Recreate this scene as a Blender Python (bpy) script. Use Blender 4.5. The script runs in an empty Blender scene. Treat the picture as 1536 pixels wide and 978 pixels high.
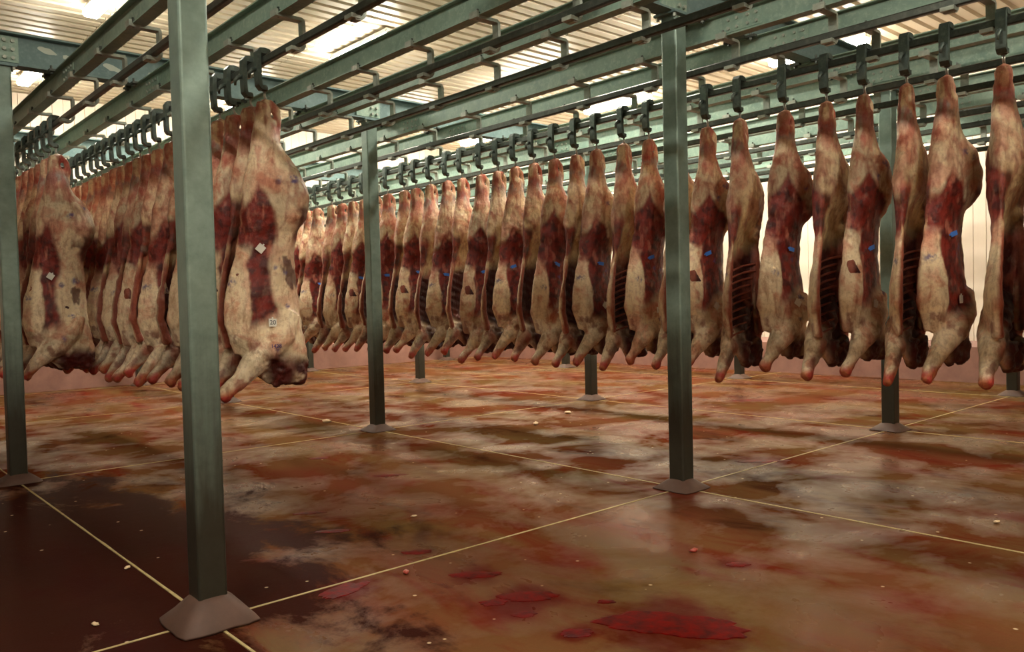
import bpy, math, random
import numpy as np
from mathutils import Vector, Matrix, noise, bvhtree

# ------------------------------------------------------------------ camera
scene = bpy.context.scene
col = scene.collection
IMG_W, IMG_H = 1536, 978
F_PX = 1219.08
cam_right = Vector((0.74825121, -0.66296309, -0.02449643))
cam_up = Vector((0.03845768, 0.00648333, 0.9992392))
cam_fwd = Vector((0.66229988, 0.74862401, -0.03034718))
cam_pos = Vector((-1.55126, -4.16804, 1.60668))
cd = bpy.data.cameras.new('camera')
cam = bpy.data.objects.new('camera', cd)
col.objects.link(cam)
M3 = Matrix((cam_right, cam_up, -cam_fwd)).transposed()
cam.matrix_world = Matrix.Translation(cam_pos) @ M3.to_4x4()
cd.sensor_fit = 'HORIZONTAL'
cd.sensor_width = 36.0
cd.lens = F_PX * 36.0 / IMG_W
cd.clip_start = 0.05
cd.clip_end = 200
scene.camera = cam

# ------------------------------------------------------------------ world, exposure
w = bpy.data.worlds.new('world')
scene.world = w
w.use_nodes = True
w.node_tree.nodes['Background'].inputs[0].default_value = (0.02, 0.02, 0.02, 1)
w.node_tree.nodes['Background'].inputs[1].default_value = 0.2
vs = scene.view_settings
vs.view_transform = 'Standard'
vs.look = 'None'
vs.gamma = 1.0
vs.use_curve_mapping = False
vs.exposure = 2.6
LAMP_STRENGTH = 25.0
LAMP_COLOR = (1.0, 0.94, 0.80)

# ------------------------------------------------------------------ helpers
R = random.Random(7)

class MB:
    def __init__(self):
        self.v = []; self.f = []; self.smooth = []
    def add(self, vs_, fs_, smooth=False):
        o = len(self.v)
        self.v += [tuple(p) for p in vs_]
        for f in fs_:
            self.f.append(tuple(i + o for i in f)); self.smooth.append(smooth)
    def box(self, c, s):
        x, y, z = c; a, b, d = s[0] / 2, s[1] / 2, s[2] / 2
        v = [(x + i * a, y + j * b, z + k * d) for i in (-1, 1) for j in (-1, 1) for k in (-1, 1)]
        self.add(v, [(0, 1, 3, 2), (4, 6, 7, 5), (0, 4, 5, 1), (2, 3, 7, 6), (0, 2, 6, 4), (1, 5, 7, 3)])
    def prism(self, poly, axis, a, b):
        """poly: list of 2d points; axis 'x' -> poly is (y,z); 'y' -> (x,z); 'z' -> (x,y)"""
        n = len(poly)
        def pt(p, t):
            return {'x': (t, p[0], p[1]), 'y': (p[0], t, p[1]), 'z': (p[0], p[1], t)}[axis]
        v = [pt(p, a) for p in poly] + [pt(p, b) for p in poly]
        f = [(i, (i + 1) % n, n + (i + 1) % n, n + i) for i in range(n)]
        f += [tuple(range(n))[::-1], tuple(range(n, 2 * n))]
        self.add(v, f)
    def tube(self, path, radii, n=10, smooth=True, squash=None):
        path = [Vector(p) for p in path]
        if not isinstance(radii, (list, tuple)): radii = [radii] * len(path)
        rings = []
        prev = None
        for i, p in enumerate(path):
            t = (path[min(i + 1, len(path) - 1)] - path[max(i - 1, 0)]).normalized()
            if prev is None:
                a = Vector((0, 1, 0)) if abs(t.y) < .9 else Vector((1, 0, 0))
                u = t.cross(a).normalized()
            else:
                u = (prev - t * prev.dot(t)).normalized()
            prev = u
            ww = t.cross(u)
            rings.append([p + (u * math.cos(q) + ww * math.sin(q)) * radii[i]
                          for q in [2 * math.pi * k / n for k in range(n)]])
        v = [q for r in rings for q in r]
        f = []
        for i in range(len(rings) - 1):
            for k in range(n):
                f.append((i * n + k, i * n + (k + 1) % n, (i + 1) * n + (k + 1) % n, (i + 1) * n + k))
        f.append(tuple(range(n))[::-1]); f.append(tuple(range((len(rings) - 1) * n, len(rings) * n)))
        self.add(v, f, smooth)
    def strip(self, path, thick, y0, y1):
        """flat bar bent along a path in the xz plane, from y0 to y1"""
        P = [Vector((p[0], p[1])) for p in path]
        L, Q = [], []
        for i, p in enumerate(P):
            t = (P[min(i + 1, len(P) - 1)] - P[max(i - 1, 0)]).normalized()
            nrm = Vector((-t.y, t.x)) * thick / 2
            L.append(p + nrm); Q.append(p - nrm)
        n = len(P)
        v = []
        for i in range(n):
            v += [(L[i].x, y0, L[i].y), (L[i].x, y1, L[i].y), (Q[i].x, y1, Q[i].y), (Q[i].x, y0, Q[i].y)]
        f = []
        for i in range(n - 1):
            for k in range(4):
                f.append((4 * i + k, 4 * i + (k + 1) % 4, 4 * i + 4 + (k + 1) % 4, 4 * i + 4 + k))
        f.append((3, 2, 1, 0)); f.append((4 * n - 4, 4 * n - 3, 4 * n - 2, 4 * n - 1))
        self.add(v, f)
    def mesh(self, name, mat=None):
        me = bpy.data.meshes.new(name)
        me.from_pydata(self.v, [], self.f)
        me.polygons.foreach_set('use_smooth', self.smooth)
        if mat: me.materials.append(mat)
        me.validate(); me.update()
        import bmesh
        bm = bmesh.new(); bm.from_mesh(me)
        bmesh.ops.recalc_face_normals(bm, faces=bm.faces)
        bm.to_mesh(me); bm.free()
        return me

def link(name, data, parent=None, loc=(0, 0, 0), rz=0.0):
    o = bpy.data.objects.new(name, data)
    col.objects.link(o)
    o.location = loc
    o.rotation_euler = (0, 0, rz)
    if parent: o.parent = parent
    return o

def tag(o, label, cat, group=None):
    o['label'] = label; o['category'] = cat
    if group: o['group'] = group
    return o

def structure(o, label=None, cat=None):
    o['kind'] = 'structure'
    if label: o['label'] = label
    if cat: o['category'] = cat
    return o

ORD = ['zeroth', 'first', 'second', 'third', 'fourth', 'fifth', 'sixth', 'seventh', 'eighth', 'ninth', 'tenth',
       'eleventh', 'twelfth', 'thirteenth', 'fourteenth', 'fifteenth', 'sixteenth', 'seventeenth', 'eighteenth',
       'nineteenth', 'twentieth', 'twenty-first', 'twenty-second', 'twenty-third', 'twenty-fourth']

# ------------------------------------------------------------------ materials
class NT:
    def __init__(self, name):
        self.m = bpy.data.materials.new(name)
        self.m.use_nodes = True
        self.t = self.m.node_tree
        self.b = self.t.nodes['Principled BSDF']
    def n(self, kind, **kw):
        nd = self.t.nodes.new(kind)
        for k, v in kw.items():
            if hasattr(nd, k): setattr(nd, k, v)
        return nd
    def l(self, a, b): self.t.links.new(a, b)
    def val(self, node, i, v): node.inputs[i].default_value = v
    def noise(self, vec, scale, detail=4, rough=.55, dist=0.0):
        nd = self.n('ShaderNodeTexNoise')
        nd.inputs['Scale'].default_value = scale; nd.inputs['Detail'].default_value = detail
        nd.inputs['Roughness'].default_value = rough; nd.inputs['Distortion'].default_value = dist
        if vec is not None: self.l(vec, nd.inputs['Vector'])
        return nd.outputs['Fac']
    def ramp(self, fac, stops):
        nd = self.n('ShaderNodeValToRGB')
        e = nd.color_ramp.elements
        while len(e) < len(stops): e.new(0.5)
        for i, (p, c) in enumerate(stops):
            e[i].position = p
            e[i].color = (c, c, c, 1) if isinstance(c, (int, float)) else (*c, 1)
        self.l(fac, nd.inputs['Fac'])
        return nd.outputs['Color']
    def mix(self, fac, a, b, mode='MIX'):
        nd = self.n('ShaderNodeMix', data_type='RGBA', blend_type=mode)
        for sock, x in ((nd.inputs['Factor'], fac), (nd.inputs['A'], a), (nd.inputs['B'], b)):
            if isinstance(x, bpy.types.NodeSocket): self.l(x, sock)
            elif isinstance(x, (int, float)): sock.default_value = x
            else: sock.default_value = (*x, 1)
        return nd.outputs['Result']
    def math(self, op, a, b=None, clamp=False):
        nd = self.n('ShaderNodeMath', operation=op, use_clamp=clamp)
        for i, x in enumerate((a, b)):
            if x is None: continue
            if isinstance(x, bpy.types.NodeSocket): self.l(x, nd.inputs[i])
            else: nd.inputs[i].default_value = x
        return nd.outputs[0]
    def pos(self): return self.n('ShaderNodeNewGeometry').outputs['Position']
    def objco(self): return self.n('ShaderNodeTexCoord').outputs['Object']
    def mapping(self, vec, scale=(1, 1, 1), loc=(0, 0, 0), rot=(0, 0, 0)):
        nd = self.n('ShaderNodeMapping')
        nd.inputs['Scale'].default_value = scale; nd.inputs['Location'].default_value = loc
        nd.inputs['Rotation'].default_value = rot
        self.l(vec, nd.inputs['Vector'])
        return nd.outputs['Vector']
    def bump(self, h, strength=.3, dist=.01):
        nd = self.n('ShaderNodeBump')
        nd.inputs['Strength'].default_value = strength; nd.inputs['Distance'].default_value = dist
        self.l(h, nd.inputs['Height'])
        self.l(nd.outputs['Normal'], self.b.inputs['Normal'])
    def set(self, color=None, rough=None, metal=None, spec=None):
        for key, x in (('Base Color', color), ('Roughness', rough), ('Metallic', metal), ('Specular IOR Level', spec)):
            if x is None: continue
            s = self.b.inputs[key]
            if isinstance(x, bpy.types.NodeSocket): self.l(x, s)
            elif isinstance(x, (int, float)): s.default_value = x
            else: s.default_value = (*x, 1)
        return self.m

def steel(name, a, b, light, metal=.35, rough=.5):
    t = NT(name)
    p = t.pos()
    n1 = t.noise(p, 3.5, 6, .65)
    n2 = t.noise(p, 26, 3, .6)
    c = t.mix(t.ramp(n1, [(.35, 0), (.68, 1)]), a, b)
    c = t.mix(t.math('MULTIPLY', t.ramp(n2, [(.5, 0), (.75, 1)]), .5), c, light)
    r = t.math('ADD', t.math('MULTIPLY', n1, .3), rough - .15)
    t.bump(n2, .12, .004)
    return t.set(c, r, metal)

M_beam = steel('galvanised_beam', (.19, .29, .235), (.31, .43, .345), (.48, .58, .48), .15, .5)
M_cross = steel('painted_cross_beam', (.10, .17, .17), (.16, .24, .23), (.24, .33, .31), .15, .5)
M_track = steel('dark_rail_steel', (.05, .06, .052), (.09, .10, .085), (.16, .17, .14), .6, .4)
M_trolley = steel('oiled_trolley_steel', (.06, .085, .075), (.10, .13, .11), (.20, .24, .2), .4, .42)
M_bracket = steel('zinc_bracket', (.28, .32, .27), (.42, .46, .39), (.62, .64, .56), .3, .45)
M_hook = steel('stainless_hook', (.35, .35, .32), (.5, .5, .46), (.6, .6, .56), .85, .3)

def post_mat():
    t = NT('galvanised_post')
    p = t.pos()
    n1 = t.noise(p, 9, 6, .7)
    n2 = t.noise(t.mapping(p, (14, 14, 1.2)), 1.5, 4, .6)
    c = t.mix(t.ramp(n1, [(.3, 0), (.7, 1)]), (.135, .195, .165), (.22, .30, .25))
    sep = t.n('ShaderNodeSeparateXYZ'); t.l(p, sep.inputs[0])
    # splash grime on the lower part of each post
    h = t.math('ADD', sep.outputs['Z'], t.math('MULTIPLY', n2, .8))
    g = t.ramp(t.math('MULTIPLY', h, .5), [(.50, 1), (.95, 0)])
    c = t.mix(t.math('MULTIPLY', g, .88), c, (.030, .019, .009))
    t.bump(n1, .08, .004)
    return t.set(c, t.math('ADD', t.math('MULTIPLY', n1, .25), .26), .35)
M_post = post_mat()

def concrete_floor():
    t = NT('bloody_concrete')
    p = t.pos()
    big = t.noise(t.mapping(p, (1, .55, 1), rot=(0, 0, .35)), .75, 6, .62, .4)
    mid = t.noise(t.mapping(p, (1.0, .45, 1), loc=(7, 3, 0), rot=(0, 0, .5)), 2.0, 7, .66, .8)
    fine = t.noise(p, 60, 4, .7)
    c = t.mix(t.ramp(big, [(.30, 0), (.62, 1)]), (.132, .032, .017), (.128, .070, .025))
    c = t.mix(t.ramp(mid, [(.50, 0), (.66, .85)]), c, (.115, .011, .005))
    mid2 = t.noise(t.mapping(p, (1.0, .5, 1), loc=(21, 13, 0), rot=(0, 0, .2)), 1.3, 8, .6, .5)
    c = t.mix(t.ramp(mid2, [(.56, 0), (.68, .8)]), c, (.036, .009, .006))
    # old pooled blood towards the drain on the left
    sep = t.n('ShaderNodeSeparateXYZ'); t.l(p, sep.inputs[0])
    dx = t.math('MULTIPLY', t.math('ADD', sep.outputs['X'], .75), .33)
    dy = t.math('MULTIPLY', t.math('ADD', sep.outputs['Y'], -1.7), .20)
    d = t.math('SQRT', t.math('ADD', t.math('MULTIPLY', dx, dx), t.math('MULTIPLY', dy, dy)))
    wet = t.math('ADD', d, t.math('MULTIPLY', t.math('SUBTRACT', t.noise(t.mapping(p, (1, .6, 1)), 1.5, 9, .68, .4), .5), 1.9))
    wetm = t.ramp(wet, [(.52, 1), (.70, 0)])
    c = t.mix(t.math('MULTIPLY', wetm, .93), c, (.022, .003, .0022))
    c = t.mix(t.math('MULTIPLY', t.ramp(fine, [(.3, 0), (.8, 1)]), .35), c, t.mix(1.0, c, (.6, .55, .5), 'MULTIPLY'))
    for (hx, hy, hr) in ((1.41, -.45, .22), (1.38, -.93, .26), (1.20, -1.0, .22), (1.62, -1.70, .50), (.75, -.12, .24), (1.22, -1.45, .16), (5.41, .12, .4), (2.62, -1.43, .14)):
        vd = t.n('ShaderNodeVectorMath', operation='DISTANCE'); t.l(p, vd.inputs[0]); vd.inputs[1].default_value = (hx, hy, 0)
        q = t.math('ADD', t.math('DIVIDE', vd.outputs['Value'], hr), t.math('MULTIPLY', t.math('SUBTRACT', t.noise(p, 5, 5, .6), .5), 1.3))
        c = t.mix(t.math('MULTIPLY', t.ramp(q, [(.45, 1), (.85, 0)]), .8), c, (.075, .006, .004))
    # small pale fat flecks
    vor = t.n('ShaderNodeTexVoronoi'); vor.inputs['Scale'].default_value = 4.5; t.l(p, vor.inputs['Vector'])
    fl = t.ramp(vor.outputs['Distance'], [(.035, 1), (.06, 0)])
    c = t.mix(t.math('MULTIPLY', fl, .8), c, (.62, .47, .30))
    r = t.mix(t.ramp(t.noise(p, 1.1, 5, .6, .3), [(.42, 0), (.62, 1)]), (.50,) * 3, (.24,) * 3)
    r = t.mix(wetm, r, (.34,) * 3)
    hh = t.math('ADD', t.math('MULTIPLY', fine, .5), t.math('MULTIPLY', t.noise(p, 7, 3), .8))
    t.bump(hh, .22, .006)
    return t.set(c, r, 0, t.mix(wetm, t.ramp(t.noise(p, 1.1, 5, .6, .3), [(.45, .0), (.64, .07)]), (.004,) * 3))
M_floor = concrete_floor()

def simple(name, c, rough=.5, metal=0, var=.15, scale=8, bump=.1, spec=None):
    t = NT(name)
    n = t.noise(t.pos(), scale, 5, .6)
    d = tuple(x * (1 - 2 * var) for x in c)
    u = tuple(min(1, x * (1 + var)) for x in c)
    if bump: t.bump(n, bump, .006)
    return t.set(t.mix(n, d, u), rough, metal, spec)

M_plinth = simple('plinth_concrete', (.105, .052, .034), .65, var=.3, scale=6, bump=.4)
M_kerb = simple('kerb_concrete', (.32, .16, .12), .55, var=.25, scale=5, bump=.3)
M_joint = simple('joint_sealant', (.50, .39, .17), .6, var=.35, scale=14, bump=.3)
M_wall = simple('cold_room_cladding', (.80, .68, .55), .45, var=.05, scale=2, bump=0)
M_roof = simple('cream_roof_sheet', (.56, .47, .34), .45, var=.06, scale=2, bump=0)
M_gap = simple('panel_gap', (.30, .25, .20), .8, var=.1, bump=0)
M_rear = simple('rear_wall_render', (.30, .22, .17), .7, var=.1, bump=0)
M_housing = simple('lamp_housing', (.8, .8, .76), .4, var=.03, bump=0)
M_wtag = simple('white_card_tag', (.80, .78, .68), .5, var=.06, scale=40, bump=0)
M_btag = simple('blue_plastic_tag', (.06, .22, .70), .35, var=.1, scale=60, bump=0)
M_ink = simple('violet_ink', (.06, .04, .17), .5, var=.1, bump=0)
M_dark = simple('black_ink', (.05, .05, .05), .5, var=.1, bump=0)
M_fat = simple('fat_scrap', (.75, .55, .33), .4, var=.2, scale=30, bump=.2)
M_bits = simple('meat_scrap', (.38, .05, .03), .3, var=.3, scale=30, bump=.3)
M_rib = simple('rib_bone', (.34, .085, .05), .4, var=.3, scale=14, bump=.2)

def blood():
    t = NT('blood')
    p = t.pos()
    n = t.noise(p, 14, 6, .65)
    c = t.mix(t.ramp(n, [(.35, 0), (.7, 1)]), (.04, .0003, .0003), (.17, .0008, .0008))
    t.bump(n, .2, .006)
    return t.set(c, t.math('ADD', t.math('MULTIPLY', n, .3), .25), 0, .05)
M_blood = blood()

def lamp_mat():
    m = bpy.data.materials.new('lamp_diffuser')
    m.use_nodes = True
    nt = m.node_tree
    nt.nodes.remove(nt.nodes['Principled BSDF'])
    e = nt.nodes.new('ShaderNodeEmission')
    e.inputs['Color'].default_value = (*LAMP_COLOR, 1)
    e.inputs['Strength'].default_value = LAMP_STRENGTH
    nt.links.new(e.outputs[0], nt.nodes['Material Output'].inputs['Surface'])
    return m
M_lamp = lamp_mat()

def meat_mat():
    t = NT('beef')
    at = t.n('ShaderNodeAttribute', attribute_name='flesh')
    info = t.n('ShaderNodeObjectInfo')
    off = t.n('ShaderNodeVectorMath', operation='SCALE')
    comb = t.n('ShaderNodeCombineXYZ')
    for i in range(3): t.l(info.outputs['Random'], comb.inputs[i])
    t.l(comb.outputs[0], off.inputs[0]); off.inputs['Scale'].default_value = 37.0
    add = t.n('ShaderNodeVectorMath', operation='ADD')
    t.l(t.objco(), add.inputs[0]); t.l(off.outputs[0], add.inputs[1])
    p = add.outputs[0]
    st = t.noise(t.mapping(p, (5, 5, 1.4)), 3.2, 7, .68, .5)
    fi = t.noise(p, 34, 5, .65)
    bl = t.noise(p, 4.2, 6, .62, .6)
    c = at.outputs['Color']
    # blood smears and thin-fat patches differ from side to side
    c = t.mix(t.math('MULTIPLY', t.ramp(bl, [(.52, 0), (.64, 1)]), .60), c, t.mix(1.0, c, (.66, .20, .13), 'MULTIPLY'))
    c = t.mix(t.math('MULTIPLY', t.ramp(st, [(.50, 0), (.66, 1)]), .6), c, t.mix(1.0, c, (.50, .28, .20), 'MULTIPLY'))
    c = t.mix(t.math('MULTIPLY', t.ramp(fi, [(.32, 1), (.52, 0)]), .5), c, t.mix(1.0, c, (.55, .46, .42), 'MULTIPLY'))
    pale = t.math('MULTIPLY', t.ramp(t.noise(p, 6.3, 5, .6), [(.58, 0), (.72, 1)]), .35)
    c = t.mix(pale, c, t.mix(.5, c, (.68, .52, .36)))
    hsv = t.n('ShaderNodeHueSaturation')
    t.l(c, hsv.inputs['Color'])
    t.l(t.math('ADD', t.math('MULTIPLY', info.outputs['Random'], .28), .86), hsv.inputs['Value'])
    h = t.math('ADD', t.math('MULTIPLY', fi, .35), t.math('ADD', st, bl))
    t.bump(h, .8, .018)
    return t.set(hsv.outputs['Color'], t.math('ADD', t.math('MULTIPLY', bl, .35), .25), 0, .45)
M_meat = meat_mat()

# ------------------------------------------------------------------ room
X0, X1, Y0, Y1, ZC = -7.0, 13.9, -8.0, 14.75, 6.05
GX, GY = 4.0, 4.7455

def floor():
    mb = MB(); mb.box(((X0 + X1) / 2, (Y0 + Y1) / 2, -.16), (X1 - X0 + .6, Y1 - Y0 + .6, .2))
    fl = structure(link('floor', mb.mesh('floor', M_gap)), 'blood-stained pinkish concrete floor of the cold store', 'floor')
    xs = [X0] + [k * GX for k in range(-1, 4)] + [X1]
    ys = [Y0] + [k * GY for k in range(-1, 4)] + [Y1]
    g = .009
    for i in range(len(xs) - 1):
        for j in range(len(ys) - 1):
            a, b, c, d = xs[i], xs[i + 1], ys[j], ys[j + 1]
            if b - a < .3 or d - c < .3: b = max(b, a + .05)
            m = MB(); m.box(((a + b) / 2, (c + d) / 2, -.03), (b - a - 2 * g, d - c - 2 * g, .06))
            link('floor_slab', m.mesh('floor_slab', M_floor), fl)
    for x in xs[1:-1]:
        m = MB()
        n = 150
        prof = []
        for k in range(n + 1):
            y = Y0 + (Y1 - Y0) * k / n
            wv = .010 + .006 * noise.noise(Vector((x, y * 3, 0)))
            prof.append((y, wv))
        v = [];
        for y, wv in prof:
            v += [(x - wv, y, -.02), (x + wv, y, -.02), (x + wv * .7, y, .0035), (x - wv * .7, y, .0035)]
        f = [(4 * k + a, 4 * k + (a + 1) % 4, 4 * k + 4 + (a + 1) % 4, 4 * k + 4 + a) for k in range(n) for a in range(4)]
        m.add(v, f); link('joint_strip', m.mesh('joint_strip', M_joint), fl)
    for y in ys[1:-1]:
        m = MB()
        n = 140; v = []
        for k in range(n + 1):
            x = X0 + (X1 - X0) * k / n
            wv = .010 + .006 * noise.noise(Vector((x * 3, y, 5)))
            v += [(x, y - wv, -.02), (x, y + wv, -.02), (x, y + wv * .7, .003), (x, y - wv * .7, .003)]
        f = [(4 * k + a, 4 * k + (a + 1) % 4, 4 * k + 4 + (a + 1) % 4, 4 * k + 4 + a) for k in range(n) for a in range(4)]
        m.add(v, f); link('joint_strip', m.mesh('joint_strip', M_joint), fl)
floor()

def clad_wall(name, axis, at, lo, hi, label):
    """axis 'x': wall plane x=at running along y; 'y': plane y=at running along x"""
    mb = MB()
    if axis == 'x': mb.box((at + .16, (lo + hi) / 2, ZC / 2), (.1, hi - lo, ZC))
    else: mb.box(((lo + hi) / 2, at + .16, ZC / 2), (hi - lo, .1, ZC))
    wl = structure(link(name, mb.mesh(name, M_gap)), label, 'wall')
    pw, t = .205, .1
    m = MB()
    zc, hz = (ZC + .7) / 2, ZC - .7
    if axis == 'x':
        m.prism([(0, -.0975), (.012, -.1), (.1, -.1), (.1, .1), (.012, .1), (0, .0975)], 'z', .7, ZC)
    else:
        m.prism([(-.0975, 0), (-.1, .012), (-.1, .1), (.1, .1), (.1, .012), (.0975, 0)], 'z', .7, ZC)
    me = m.mesh('wall_panel', M_wall)
    n = int((hi - lo) / pw)
    for k in range(n):
        q = lo + pw * (k + .5)
        link('wall_panel', me, wl, (at, q, 0) if axis == 'x' else (q, at, 0))
    return wl
clad_wall('wall_right', 'x', X1, -3.6, Y1 + .1, 'cream vertical panel wall behind the right row of beef')
clad_wall('wall_back', 'y', Y1, X0, X1 + .1, 'cream vertical panel wall behind the left rows of beef')
mb = MB(); mb.box((X1 + .1, (Y0 - 3.6) / 2, ZC / 2), (.2, -3.6 - Y0, ZC)); structure(link('wall_side', mb.mesh('wall_side', M_rear)))
mb = MB(); mb.box((X0 - .1, (Y0 + Y1) / 2, ZC / 2), (.2, Y1 - Y0, ZC)); structure(link('wall_left', mb.mesh('wall_left', M_rear)))
mb = MB(); mb.box(((X0 + X1) / 2, Y0 - .1, ZC / 2), (X1 - X0, .2, ZC)); structure(link('wall_front', mb.mesh('wall_front', M_rear)))
# concrete kerbs
mb = MB(); mb.prism([(X1, 0), (X1 - .16, 0), (X1 - .16, .62), (X1 - .06, .72), (X1, .72)], 'y', -3.6, Y1)
structure(link('trim_1', mb.mesh('trim_1', M_kerb)), 'pinkish concrete kerb along the foot of the right wall', 'kerb')
mb = MB(); mb.prism([(Y1, 0), (Y1 - .16, 0), (Y1 - .16, .62), (Y1 - .06, .72), (Y1, .72)], 'x', X0, X1)
structure(link('trim_2', mb.mesh('trim_2', M_kerb)), 'pinkish concrete kerb along the foot of the back wall', 'kerb')

def ceiling():
    mb = MB(); mb.box(((X0 + X1) / 2, (Y0 + Y1) / 2, ZC + .2), (X1 - X0 + .6, Y1 - Y0 + .6, .1))
    ce = structure(link('ceiling', mb.mesh('ceiling', M_gap)), 'cream ribbed metal roof above the rails', 'ceiling')
    p = .25; nrib = 4; h = .05
    m = MB()
    pr = []
    for k in range(nrib):
        y = k * p
        pr += [(y, 0), (y + .15, 0), (y + .175, h), (y + .225, h)]
    pr.append((nrib * p, 0))
    top = [(y, z + .006) for y, z in pr]
    m.prism(pr + top[::-1], 'x', 0.004, 3.096)
    # ngon caps are concave but unseen; the sheets overlap end to end
    me = m.mesh('roof_sheet', M_roof)
    nx = int((X1 - X0) / 3.1) + 1
    ny = int((Y1 - Y0) / (nrib * p)) + 1
    for i in range(nx):
        for j in range(ny):
            link('roof_sheet', me, ce, (X0 - .1 + 3.1 * i, Y0 + nrib * p * j, ZC))
ceiling()

# ------------------------------------------------------------------ lamps
def lamps():
    L = 1.82
    mh = MB()
    mh.prism([(-.08, .10), (-.11, .02), (.11, .02), (.08, .10)], 'y', -L / 2, L / 2)
    hm = mh.mesh('lamp_housing', M_housing)
    md = MB()
    md.prism([(-.10, .018), (-.11, -.03), (-.08, -.065), (.08, -.065), (.11, -.03), (.10, .018)], 'y', -L / 2 + .01, L / 2 - .01)
    dm = md.mesh('diffuser', M_lamp)
    m = MB(); m.tube([(0, 0, .09), (0, 0, .16)], .012, 6); hg = m.mesh('hanger', M_housing)
    names = {-2.1: 'added unseen leftmost', 1.85: 'left', 5.8: 'middle', 9.85: 'right', 12.3: 'wall-side'}  # leftmost line is out of view, added as front light for posts and beams
    rows = {-6.2: 'behind the foreground', -1.55: 'above the foreground', 3.1: 'over the near post line', 7.8: 'over the middle bay', 12.4: 'near the back wall'}
    for x in (-2.1, 1.85, 5.8, 9.85, 12.3):
        for y in ((-6.2, -1.55) if x < -2 else (-6.2, 7.8, 12.4) if x < 2 else (-6.2, 3.1, 7.8, 12.4) if x < 6 else (3.1, 7.8, 12.4)):
            e = link('ceiling_lamp', None, None, (x, y, ZC - .13))
            tag(e, 'long bright fluorescent batten in the %s line of lamps, %s' % (names[x], rows[y]), 'lamp', 'fluorescent roof lamps')
            link('lamp_housing', hm, e); link('diffuser', dm, e)
            for s in (-.6, .6): link('hanger', hg, e, (0, s, 0))
lamps()

# ------------------------------------------------------------------ posts and plinths
ZB = 3.94          # underside of the cross beams
POSTS = {
    (0, 0): 'thick square steel post standing nearest the camera at left',
    (1, 0): 'square steel post standing right of centre in the open floor',
    (2, 0): 'steel post at right partly hidden behind the right row of beef',
    (0, 1): 'steel post cut by the left edge of the picture',
    (1, 1): 'steel post left of centre in front of the long row of beef',
    (2, 1): 'steel post base seen below the beef left of the centre-right post',
    (1, 2): 'short view of a steel post just right of the nearest beef bunch',
    (2, 2): 'slim steel post mirrored in the wet floor at middle distance',
    (2, 3): 'far steel post against the back wall behind the beef',
    (1, 3): 'far steel post against the back wall behind the left beef rows',
    (3, 0): 'far steel post at the right wall behind the rightmost beef',
    (3, 1): 'far steel post at the right wall between two beef sides',
    (3, 2): 'far steel post stub at the right wall left of centre-right post',
    (3, 3): 'far steel post in the back corner of the room',
}
def posts():
    w_, r = .075, .016
    poly = []
    for cx, cy, a0 in ((w_ - r, w_ - r, 0), (-w_ + r, w_ - r, 90), (-w_ + r, -w_ + r, 180), (w_ - r, -w_ + r, 270)):
        for k in range(4):
            a = math.radians(a0 + 30 * k); poly.append((cx + r * math.cos(a), cy + r * math.sin(a)))
    m = MB(); m.prism(poly, 'z', .04, ZB - .02); pm = m.mesh('steel_post', M_post)
    m = MB(); m.box((0, 0, ZB - .01), (.24, .22, .02))
    cap = m.mesh('cap_plate', M_cross)
    m = MB(); m.tube([(0, 0, ZB - .05), (0, 0, ZB + .0)], .014, 6, False)
    bolts = m.mesh('cap_bolts', M_bracket)
    for (i, j), lab in POSTS.items():
        x = i * GX if i < 3 else 12.22
        y = j * GY if j < 3 else 14.22
        o = tag(link('steel_post', pm, None, (x, y, 0)), lab, 'post', 'square steel posts')
        link('cap_plate', cap, o); [link('cap_bolt', bolts, o, (sx, sy, 0)) for sx in (-.095, .095) for sy in (-.085, .085)]
        # plinth: splayed, hand-floated concrete
        mm = MB()
        hgt = .13; n = 24; rings = []
        for (hh, half, q) in ((0, .205, 10), (.010, .202, 10), (.07, .150, 4), (.115, .11, 3), (.135, .085, 3), (.14, .05, 3)):
            ring = []
            for k in range(n):
                a = 2 * math.pi * k / n + math.pi / 4
                cx, sx = math.cos(a), math.sin(a)
                rr = half / ((abs(cx) ** q + abs(sx) ** q) ** (1 / q))
                jit = 1 + .05 * noise.noise(Vector((cx * 2 + i * 5, sx * 2 + j * 3, hh * 9)))
                ring.append((cx * rr * jit, sx * rr * jit, hh + (.01 * noise.noise(Vector((cx * 3, sx * 3 + i, j))) if 0.02 < hh < .13 else 0)))
            rings.append(ring)
        v = [p for rg in rings for p in rg]
        f = [(a * n + k, a * n + (k + 1) % n, (a + 1) * n + (k + 1) % n, (a + 1) * n + k) for a in range(len(rings) - 1) for k in range(n)]
        f += [tuple(range(n))[::-1], tuple(range(len(v) - n, len(v)))]
        mm.add(v, f, True)
        pl = link('post_plinth', mm.mesh('post_plinth', M_plinth), None, (x, y, .0035))
        if (i, j) != (0, 0): pl.scale = (.9, .9, .62)
        tag(pl, 'splayed concrete plinth at the foot of the ' + lab[0:1] + lab[1:].split(' standing')[0].split(' partly')[0], 'plinth', 'concrete post plinths')
        pl['label'] = ' '.join(('concrete plinth under the ' + lab).split()[:16])
posts()

# ------------------------------------------------------------------ overhead steel
def ibeam(hw, h, tf, tw):
    return [(-hw, 0), (hw, 0), (hw, tf), (tw, tf), (tw, h - tf), (hw, h - tf), (hw, h), (-hw, h), (-hw, h - tf), (-tw, h - tf), (-tw, tf), (-hw, tf)]

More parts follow.
